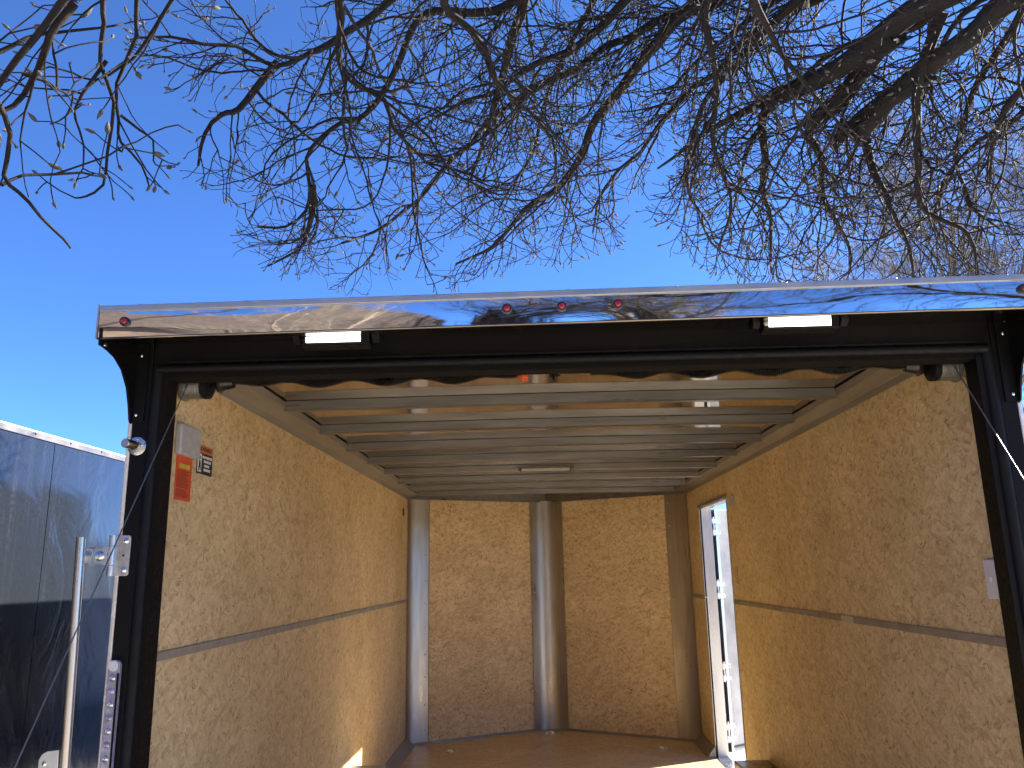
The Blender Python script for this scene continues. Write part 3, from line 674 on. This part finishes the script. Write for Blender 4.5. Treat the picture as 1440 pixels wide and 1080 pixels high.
class Growth:
    def __init__(s): s.p = []; s.par = []; s.r = []; s.sk = []; s.w = []
    def limb(s, pts, r0, r1, root=-1):
        last = root
        for i, q in enumerate(pts):
            t = i/(len(pts)-1)
            s.p.append(q); s.par.append(last); s.r.append(r0+(r1-r0)*t**.8); s.sk.append(True); last = len(s.p)-1
        return last
    def add(s, p, par):
        s.p.append(p); s.par.append(par); s.r.append(0); s.sk.append(False); return len(s.p)-1
    def shoot(s, i, d, ln, lv, ok, rg, cfg, limit=9e9):
        step = cfg['step']; n = max(2, int(ln/step)); pos = np.array(s.p[i]); last = i; side = rg.choice((-1, 1)); miss = 0
        k = np.cross(d, rg.normal(0, 1, 3)); k /= np.linalg.norm(k)+1e-9
        bend = rg.normal(0, .045, 3)
        for a in range(n):
            f = a/n
            d = d+k*side*rg.uniform(.08, .36)+rg.normal(0, .13, 3)+bend+np.array((0, 0, (-cfg['droop']*(1-2.6*f)) if lv < 3 else .10))
            d /= np.linalg.norm(d); side = -side
            q = pos+d*step*rg.uniform(.75, 1.2)
            if not ok(q):
                miss += 1
                if miss > 1: break
            last = s.add(q, last); pos = q
            if lv < 3 and a > 0 and rg.random() < step/cfg['gap'][lv]:
                v = k*side+np.cross(d, k)*rg.normal(0, .8); v -= v.dot(d)*d; v /= np.linalg.norm(v)+1e-9
                an = rg.uniform(.6, 1.25); c = d*math.cos(an)+v*math.sin(an)
                s.shoot(last, c, rg.uniform(*cfg['len'][lv+1])*(1-.35*f), lv+1, ok, rg, cfg)
    def sprays(s, ok, rg, cfg):
        for i in range(len(s.p)):
            par = s.par[i]
            if par < 0 or s.r[i] > cfg['rmax'] or not ok(s.p[i]): continue
            if rg.random() < .055/cfg['gap'][0]:
                d = s.p[i]-s.p[par]; d = d/(np.linalg.norm(d)+1e-9)
                v = rg.normal(0, 1, 3)+np.array((0, 0, -.12)); v -= v.dot(d)*d; v /= np.linalg.norm(v)
                an = rg.uniform(.45, 1.15); c = d*math.cos(an)+v*math.sin(an)
                s.shoot(i, c, rg.uniform(*cfg['len'][1]), 1, ok, rg, cfg)
        # every limb ends in a tuft
        kid = set(s.par)
        for i in [i for i in range(len(s.p)) if s.sk[i] and i not in kid and s.r[i] < .02 and ok(s.p[i])]:
            d = s.p[i]-s.p[s.par[i]]; d = d/np.linalg.norm(d)
            for q in range(2): 
                c = d+rg.normal(0, .3, 3); s.shoot(i, c/np.linalg.norm(c), rg.uniform(*cfg['len'][2]), 2, ok, rg, cfg)
    def finish(s, tip, ex, cap, smooth=.35):
        n = len(s.p); s.kids = [[] for _ in range(n)]
        for i, q in enumerate(s.par):
            if q >= 0: s.kids[q].append(i)
        acc = np.zeros(n)
        for i in range(n-1, -1, -1):       # children always come after their parents
            if not s.sk[i]:
                s.r[i] = min(cap, max(tip, acc[i]**(1/ex)))
                if s.par[i] >= 0: acc[s.par[i]] += s.r[i]**ex
        P = np.array(s.p)
        for i in range(n):
            if not s.sk[i] and len(s.kids[i]) == 1 and s.par[i] >= 0:
                P[i] = (1-smooth)*P[i]+smooth*.5*(P[s.par[i]]+P[s.kids[i][0]])
        s.P = P
    def chains(s, skel):
        res = []
        starts = []
        for i in range(len(s.p)):
            if s.sk[i] != skel: continue
            q = s.par[i]
            if q < 0 or s.sk[q] != skel: starts.append(i)
            else:
                same = [k for k in s.kids[q] if s.sk[k] == skel]
                if i != max(same, key=lambda k: s.r[k]+1e-7*(k == same[0])): starts.append(i)
        for i in starts:
            ch = [i]; 
            while True:
                same = [k for k in s.kids[ch[-1]] if s.sk[k] == skel]
                if not same: break
                ch.append(max(same, key=lambda k: s.r[k]+1e-7*(k == same[0])))
            q = s.par[i]
            if q >= 0:
                res.append(([s.P[q]]+[s.P[k] for k in ch], [min(s.r[q], s.r[i]*1.3)]+[s.r[k] for k in ch]))
            elif len(ch) > 1: res.append(([s.P[k] for k in ch], [s.r[k] for k in ch]))
        return res
    def tips(s): return [i for i in range(len(s.p)) if not s.kids[i] and s.par[i] >= 0]

def tube_mesh(name, chains, mat, parent, kmin=5, kmax=14, rk=.02):
    V = []; F = []; base = 0
    for pts, rad in chains:
        P = np.array(pts); rad = np.array(rad); n = len(P)
        if n < 2: continue
        k = kmin if rad.max() < rk*.4 else (8 if rad.max() < rk else kmax)
        t = np.empty_like(P); t[1:-1] = P[2:]-P[:-2]; t[0] = P[1]-P[0]; t[-1] = P[-1]-P[-2]
        t /= np.linalg.norm(t, axis=1)[:, None]+1e-12
        up = np.cross(t[0], (.3, .5, .8)); up /= np.linalg.norm(up)+1e-12
        a = np.arange(k)*2*math.pi/k; ca, sa = np.cos(a)[:, None], np.sin(a)[:, None]
        for i in range(n):
            up = up-t[i]*up.dot(t[i]); up /= np.linalg.norm(up)+1e-12
            V.append(P[i]+(ca*up+sa*np.cross(t[i], up))*rad[i])
        ii = (np.arange(n-1)*k)[:, None]; j = np.arange(k)[None]; j2 = (j+1) % k
        F.append(np.stack([base+ii+j, base+ii+j2, base+ii+k+j2, base+ii+k+j], -1).reshape(-1, 4))
        # end caps as degenerate-free quads/fans
        for e in (0, (n-1)*k):
            for q in range(1, k-1, 2):
                F.append(np.array([[base+e, base+e+q, base+e+q+1, base+e+min(q+2, k-1)]]) if q+2 <= k-1 else np.array([[base+e, base+e+q, base+e+q+1, -1]]))
        base += n*k
    V = np.vstack(V); F = np.vstack(F)
    faces = [tuple(int(z) for z in f if z >= 0) for f in F]
    me = bpy.data.meshes.new(name); me.from_pydata(V.tolist(), [], faces); me.materials.append(mat)
    me.polygons.foreach_set('use_smooth', [True]*len(me.polygons)); me.update()
    o = bpy.data.objects.new(name, me); C.objects.link(o); o.parent = parent
    if parent.type == 'EMPTY': o.location = -parent.location
    return o

def buds(o, gr, idx, rg, lmin, lmax, mat):
    prof = [(0, .30), (.12, .75), (.35, 1.0), (.6, .8), (.85, .38), (1.0, .04)]; k = 6
    V = []; F = []; base = 0
    for i in idx:
        p = gr.P[i]; q = gr.P[gr.par[i]]; d = p-q; d /= np.linalg.norm(d)+1e-9
        d = d+rg.normal(0, .25, 3)+np.array((0, 0, .2)); d /= np.linalg.norm(d)
        big = rg.random() < .22
        Ln = rg.uniform(lmin, lmax)*(1.0 if big else .55); rd = Ln*rg.uniform(.17, .23)
        u = np.cross(d, (.31, .77, .55)); u /= np.linalg.norm(u); v = np.cross(d, u)
        a = np.arange(k)*2*math.pi/k
        for t, r in prof: V.append(p+d*(t*Ln-.002)+(np.cos(a)[:, None]*u+np.sin(a)[:, None]*v)*rd*r)
        for m in range(len(prof)-1):
            for j in range(k): F.append((base+m*k+j, base+m*k+(j+1) % k, base+(m+1)*k+(j+1) % k, base+(m+1)*k+j))
        base += k*len(prof)
    me = o.data; nv = len(me.vertices); nf = len(me.polygons)
    co = np.empty(nv*3); me.vertices.foreach_get('co', co)
    fs = [tuple(p.vertices) for p in me.polygons]+[tuple(i+nv for i in f) for f in F]
    me2 = bpy.data.meshes.new(o.name); me2.from_pydata(np.vstack([co.reshape(-1, 3)]+V).tolist(), [], fs)
    me2.materials.append(me.materials[0]); me2.materials.append(mat)
    me2.polygons.foreach_set('material_index', [0]*nf+[1]*len(F)); me2.polygons.foreach_set('use_smooth', [True]*len(fs))
    o.data = me2; bpy.data.meshes.remove(me)

def inpoly(u, v, poly):
    c = False; n = len(poly)
    for i in range(n):
        x1, y1 = poly[i]; x2, y2 = poly[(i+1) % n]
        if (y1 > v) != (y2 > v) and u < (x2-x1)*(v-y1)/(y2-y1)+x1: c = not c
    return c

def project(P):
    d = np.asarray(P)-CAM; z = d@_fw
    return 720+FPX*(d@_r)/z, 540-FPX*(d@_u)/z, np.linalg.norm(d)

def magnolia(label, base, fork, trunk_r, limbs, regions, seed, cfg, tip=.0018, bl=(.022, .04), group=None):
    rg = np.random.default_rng(seed)
    t = thing('magnolia_tree', base, label, 'tree', group)
    G = Growth()
    base = np.array(base, float); fork = np.array(fork, float)
    mid = (base+fork)/2+rg.normal(0, .06, 3)
    tk = spline([base-np.array((0, 0, .1)), mid, fork], .15, .01, seed)
    rr = [trunk_r*(1.35 if i == 0 else 1)*(1-.3*i/len(tk)) for i in range(len(tk))]
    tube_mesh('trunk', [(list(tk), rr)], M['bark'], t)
    for k, (r0, r1, pts) in enumerate(limbs):
        W3 = [px(*q[1:]) if q[0] == 'p' else np.array(q[1:]) for q in pts]
        sp = spline(W3, .055, .012+.12*r1, seed*31+k)
        G.limb(sp, r0, r1)
    def ok(q):                              # crown outline
        d = q-CAM; z = d@_fw
        if z < .4: return q[2] > 2.6 and q[1] < -2.6
        u = 720+FPX*(d@_r)/z; v = 540-FPX*(d@_u)/z
        if v < -15 or u > 1470 or u < -40: return v < 330 and z < 7
        return any(inpoly(u, v, P) for P in regions)
    G.sprays(ok, rg, cfg)
    G.finish(tip, 2.35, .011)
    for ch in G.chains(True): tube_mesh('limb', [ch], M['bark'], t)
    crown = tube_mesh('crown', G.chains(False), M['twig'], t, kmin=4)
    tp = G.tips()
    buds(crown, G, [i for i in tp if not G.sk[i]], rg, bl[0], bl[1], M['bud'])
    print('tree', label, len(G.p), 'nodes', len(tp), 'tips')
    return t

P_ = lambda *a: [('p', *q) for q in a]
# magnolia to the right of and behind the camera: its limbs arch over the trailer
bR = (3.9, -3.6, GZ); fR = (3.6, -3.0, 2.3)
hubA = [('w', *fR), ('w', 3.4, -2.2, 3.2)]
hubB = [('w', *fR), ('w', 2.6, -1.7, 3.9), ('w', 1.7, -.4, 4.6)]
limbsR = [
 (.085, .048, hubA+P_((1840, -270, 3.5), (1560, -115, 3.9), (1322, 0, 4.2), (1263, 43, 4.35), (1209, 86, 4.5), (1158, 113, 4.6), (1096, 130, 4.75))),
 (.050, .040, P_((1263, 43, 4.35), (1213, 105, 4.55), (1186, 144, 4.6), (1135, 179, 4.7))),
 (.080, .040, hubA+P_((1920, -270, 3.3), (1600, -92, 3.7), (1427, 0, 4.0), (1372, 39, 4.1), (1333, 70, 4.2), (1295, 97, 4.3), (1256, 136, 4.45), (1232, 167, 4.5), (1213, 195, 4.6))),
 (.040, .030, P_((1295, 97, 4.3), (1240, 140, 4.5), (1209, 163, 4.6), (1170, 206, 4.7))),
 (.075, .008, hubB+P_((1060, -40, 4.75), (960, 8, 4.8), (920, 27, 4.85), (885, 50, 4.9), (853, 62, 4.95), (818, 90, 5.0), (791, 105, 5.0), (752, 124, 5.1), (713, 148, 5.1), (690, 167, 5.1), (667, 202, 5.2), (636, 226, 5.2), (608, 253, 5.3), (589, 280, 5.3), (550, 311, 5.4), (503, 330, 5.4), (480, 338, 5.45))),
 (.036, .007, P_((960, -90, 4.5), (877, 0, 4.7), (853, 27, 4.7), (830, 50, 4.75), (799, 74, 4.8), (752, 90, 4.85), (733, 101, 4.9), (690, 128, 4.9), (650, 140, 4.95), (600, 170, 5.0))),
 (.045, .007, P_((1060, -40, 4.75), (960, 19, 4.75), (912, 74, 4.8), (881, 117, 4.85), (842, 163, 4.9), (815, 218, 4.95), (776, 268, 5.0), (735, 300, 5.05), (690, 345, 5.1), (640, 372, 5.15))),
 (.04, .007, P_((770, -90, 4.6), (737, 0, 4.7), (721, 66, 4.8), (706, 117, 4.85), (690, 167, 5.0), (672, 215, 5.1), (662, 262, 5.1))),
 (.034, .006, P_((900, -150, 4.4), (733, 0, 4.6), (674, 20, 4.6), (597, 16, 4.5), (573, 39, 4.5), (558, 82, 4.5), (534, 132, 4.5), (503, 167, 4.5), (480, 175, 4.5), (450, 197, 4.5), (433, 223, 4.55), (440, 263, 4.55), (433, 297, 4.6), (403, 320, 4.6), (360, 322, 4.65))),
 (.030, .005, P_((700, -120, 4.3), (560, -10, 4.3), (480, 50, 4.3), (433, 72, 4.3), (383, 88, 4.3), (333, 72, 4.25), (290, 70, 4.2), (247, 57, 4.2), (200, 52, 4.15))),
 (.022, .006, P_((383, 88, 4.3), (370, 107, 4.25), (343, 147, 4.2), (320, 160, 4.15), (297, 177, 4.1), (283, 207, 4.1), (273, 232, 4.1))),
 (.022, .005, P_((440, 263, 4.55), (440, 297, 4.6), (427, 343, 4.6), (385, 372, 4.65))),
 (.028, .006, P_((1320, 20, 4.2), (1287, 113, 4.25), (1287, 171, 4.3), (1293, 233, 4.35), (1302, 300, 4.4), (1365, 331, 4.4), (1376, 385, 4.45))),
 (.030, .006, P_((1096, 130, 4.75), (1075, 165, 4.8), (1072, 215, 4.85), (1070, 270, 4.9), (1090, 330, 4.9), (1088, 381, 4.95))),
 (.026, .006, P_((1213, 195, 4.6), (1225, 241, 4.6), (1256, 296, 4.65), (1279, 350, 4.65), (1283, 388, 4.7))),
 (.024, .006, P_((1135, 179, 4.7), (1150, 225, 4.75), (1155, 272, 4.8), (1201, 342, 4.8), (1197, 385, 4.85))),
 (.030, .006, P_((1096, 130, 4.75), (1040, 160, 4.9), (1000, 185, 5.0), (960, 215, 5.05), (925, 235, 5.1))),
 (.030, .006, P_((1180, -60, 4.4), (1080, 40, 4.6), (1030, 90, 4.7), (985, 160, 4.8), (965, 250, 4.9), (990, 320, 5.0))),
 (.030, .006, P_((1500, 40, 3.9), (1440, 120, 4.2), (1400, 200, 4.4), (1390, 260, 4.5))),
 (.026, .006, P_((1120, -60, 4.2), (1000, 0, 4.3), (1010, 100, 4.4), (1004, 190, 4.5), (1030, 280, 4.6), (1010, 350, 4.6))),
 (.022, .005, P_((640, -60, 3.6), (625, 0, 3.7), (665, 40, 3.75), (690, 80, 3.8), (700, 112, 3.85), (740, 150, 3.9), (772, 205, 3.95), (775, 240, 4.0))),
 (.018, .005, P_((470, -60, 3.4), (478, 60, 3.5), (490, 105, 3.5), (540, 140, 3.55), (550, 180, 3.55), (585, 215, 3.6), (600, 222, 3.6))),
 (.020, .005, P_((1040, -50, 3.8), (1090, 60, 3.9), (1130, 120, 3.95), (1160, 160, 4.0), (1200, 200, 4.1))),
 (.030, .006, P_((1250, -60, 4.9), (1180, -20, 5.0), (1050, 60, 5.1), (950, 150, 5.2), (860, 260, 5.3), (835, 325, 5.35))),
 (.026, .006, P_((940, -80, 5.0), (860, -30, 5.1), (800, 60, 5.2), (765, 160, 5.3), (740, 230, 5.35), (700, 290, 5.4))),
 (.024, .006, P_((1460, -40, 4.6), (1420, 40, 4.8), (1375, 110, 4.9), (1350, 190, 5.0), (1345, 260, 5.1), (1400, 330, 5.1))),
 (.024, .006, P_((1540, 60, 4.7), (1440, 150, 4.9), (1390, 190, 5.0), (1340, 240, 5.1), (1310, 320, 5.2))),
 (.026, .006, P_((1200, -50, 5.2), (1130, -20, 5.3), (1050, 30, 5.4), (960, 110, 5.5), (915, 180, 5.5))),
 (.024, .006, P_((1330, -40, 4.9), (1290, 30, 5.0), (1190, 60, 5.1), (1130, 110, 5.2), (1060, 190, 5.2), (1030, 300, 5.3))),
 (.022, .006, P_((1500, -60, 5.0), (1400, -10, 5.2), (1330, 60, 5.3), (1290, 160, 5.4), (1230, 250, 5.5))),
 (.05, .02, [('w', *fR), ('w', 4.6, -2.4, 3.4), ('w', 5.4, -2.0, 4.6)]),
 (.05, .02, [('w', *fR), ('w', 2.4, -3.8, 3.6), ('w', 1.2, -4.6, 4.4), ('w', .4, -5.4, 5.0)]),
 (.06, .02, [('w', *fR), ('w', 3.9, -3.9, 3.8), ('w', 3.8, -4.8, 5.4)]),
 (.05, .015, [('w', *fR), ('w', 3.3, -4.2, 3.2), ('w', 2.5, -5.0, 3.7), ('w', 1.7, -5.6, 3.9)]),
 (.05, .015, [('w', *fR), ('w', 4.4, -4.0, 3.2), ('w', 5.0, -4.9, 4.0)]),
 (.03, .01, [('w', 2.4, -3.8, 3.6), ('w', 1.9, -4.0, 4.4), ('w', 1.0, -4.4, 5.4)]),
]
regionsR = [
 [(190, -20), (480, -20), (490, 345), (430, 350), (330, 285), (262, 238), (300, 150), (225, 110), (190, 70)],
 [(350, 300), (490, 300), (530, 385), (500, 412), (335, 355)],
 [(480, -20), (960, -20), (960, 130), (905, 258), (865, 345), (800, 366), (740, 366), (640, 402), (560, 396), (505, 415), (440, 310)],
 [(930, -20), (1480, -20), (1480, 400), (1180, 400), (1090, 402), (985, 372), (905, 318), (925, 270), (960, 240)],
]
cfgR = dict(step=.042, gap=(.056, .083, .10), len=(0, (.25, 1.0), (.10, .36), (.035, .11)), droop=.022, rmax=.05)
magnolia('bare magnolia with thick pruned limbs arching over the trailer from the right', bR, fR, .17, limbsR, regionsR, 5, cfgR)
# magnolia on the left: a few nearer drooping branches in the corner
bL = (-4.2, -4.4, GZ); fL = (-3.7, -3.6, 2.2)
hubL = [('w', *fL), ('w', -2.6, -2.2, 3.4)]
limbsL = [
 (.05, .007, hubL+P_((190, -150, 2.5), (97, -10, 2.55), (80, 14, 2.55), (63, 42, 2.6), (30, 85, 2.6), (3, 117, 2.65), (-40, 170, 2.7))),
 (.013, .006, P_((90, -5, 2.6), (80, 33, 2.6), (67, 57, 2.6), (43, 103, 2.65), (17, 147, 2.7), (-15, 175, 2.7))),
 (.008, .003, P_((-30, 90, 2.5), (-2, 190, 2.6), (3, 247, 2.6), (23, 273, 2.62), (50, 300, 2.65), (83, 323, 2.68), (105, 341, 2.7))),
 (.011, .003, P_((170, -110, 2.9), (150, 0, 3.0), (147, 33, 3.0), (143, 93, 3.05), (163, 147, 3.05), (153, 213, 3.1), (150, 262, 3.1), (125, 282, 3.1), (103, 290, 3.12))),
 (.010, .003, P_((230, -100, 3.0), (193, 0, 3.1), (193, 57, 3.1), (163, 120, 3.1), (170, 163, 3.1), (173, 197, 3.12), (200, 233, 3.12), (209, 256, 3.15))),
 (.0055, .0022, P_((170, 160, 3.1), (190, 180, 3.1), (212, 203, 3.1), (217, 232, 3.12), (232, 237, 3.12))),
 (.0055, .0022, P_((5, 247, 2.6), (40, 247, 2.65), (105, 250, 2.7), (125, 238, 2.75), (150, 222, 2.8))),
 (.007, .0025, P_((143, 93, 3.05), (120, 130, 3.05), (108, 150, 3.05), (105, 165, 3.05), (115, 200, 3.05), (118, 235, 3.05))),
 (.0055, .0022, P_((43, 105, 2.65), (55, 120, 2.65), (95, 127, 2.7), (112, 120, 2.75))),
 (.008, .0025, P_((280, -60, 3.0), (215, 40, 3.1), (190, 80, 3.1), (165, 95, 3.1), (130, 115, 3.1), (105, 105, 3.1), (68, 97, 3.1))),
 (.009, .003, P_((-60, 60, 2.9), (0, 65, 3.0), (40, 50, 3.0), (80, 45, 3.1), (130, 38, 3.1), (170, 25, 3.2))),
 (.05, .02, [('w', *fL), ('w', -4.6, -3.4, 3.6), ('w', -5.2, -3.0, 4.8)]),
 (.05, .02, [('w', *fL), ('w', -3.4, -4.6, 3.8), ('w', -2.8, -5.4, 5.0)]),
]
regionsL = [
 [(-40, -20), (300, -20), (250, 90), (240, 240), (205, 262), (100, 295), (60, 285), (20, 275), (-40, 250)],
]
cfgL = dict(step=.045, gap=(.2, .17, .18), len=(0, (.12, .42), (.07, .2), (.03, .08)), droop=.05, rmax=.03)
magnolia('leafless magnolia with large furry buds hanging in from the left', bL, fL, .13, limbsL, regionsL, 9, cfgL, tip=.0021, bl=(.028, .048))

# bare trees farther off: recursive, upward-sweeping twigs
def bare_tree(label, base, h, seed, mat, rad, group, depth=6, lean=(0, 0)):
    rg = np.random.default_rng(seed); t = thing('bare_tree', base, label, 'tree', group)
    tr = []; tw = []
    def br(p, d, ln, r, lv):
        n = max(3, int(ln/.25)+2) if lv < 3 else 4
        pts = [p]; q = p
        for i in range(n):
            d = d+rg.normal(0, .07+.02*lv, 3)+np.array((0, 0, .05)); d /= np.linalg.norm(d)
            q = q+d*ln/n; pts.append(q)
        rs = list(np.linspace(r, r*.55, n+1))
        (tr if lv < 2 else tw).append((pts, rs))
        if lv >= depth: return
        nb = (9 if lv == 0 else 5 if lv < 3 else 4)
        for k in range(nb):
            f = rg.uniform(.3 if lv == 0 else .15, 1.0); i = min(n-1, int(f*n)); pp = np.array(pts[i])
            dd = pts[i+1]-pts[i]; dd = dd/np.linalg.norm(dd)
            v = rg.normal(0, 1, 3); v -= v.dot(dd)*dd; v /= np.linalg.norm(v)
            a = rg.uniform(.35, .8); nd = dd*math.cos(a)+v*math.sin(a)
            br(pp, nd, ln*rg.uniform(.42, .68), max(.0035, r*(1-.45*f)*rg.uniform(.35, .55)), lv+1)
    br(np.array(base, float), np.array((lean[0], lean[1], 1.0)), h*.5, rad, 0)
    tube_mesh('trunk', tr, mat, t, kmin=6)
    tube_mesh('crown', tw, mat, t, kmin=3)
GB = 'bare trees standing beyond the trailers'
bare_tree('tall pale bare tree beyond the right rear post of the trailer', (8.9, 15.0, GZ), 14, 21, M['birch'], .15, GB, 6)
bare_tree('bare tree with fine upswept twigs farthest to the right', (11.0, 16.5, GZ), 15, 22, M['birch'], .16, GB, 6, (.05, 0))
bare_tree('slim bare tree behind the right end of the trailer roof', (10.4, 21.0, GZ), 16, 23, M['birch'], .12, GB, 5)
GC = 'bare trees behind the camera'
bare_tree('dark bare tree just behind the camera', (-1.6, -8.0, GZ), 11, 33, M['twig'], .15, GC, 5)
bare_tree('dark forked bare tree behind the camera to the right', (1.4, -7.4, GZ), 10, 34, M['bark'], .14, GC, 5)
bare_tree('sunlit bare tree behind the camera mirrored in the band', (2.6, -11.5, GZ), 13, 31, M['birch'], .22, GC, 5)
bare_tree('bare tree in front of the brown house', (-4.8, -11.0, GZ), 11, 32, M['birch'], .18, GC, 5)
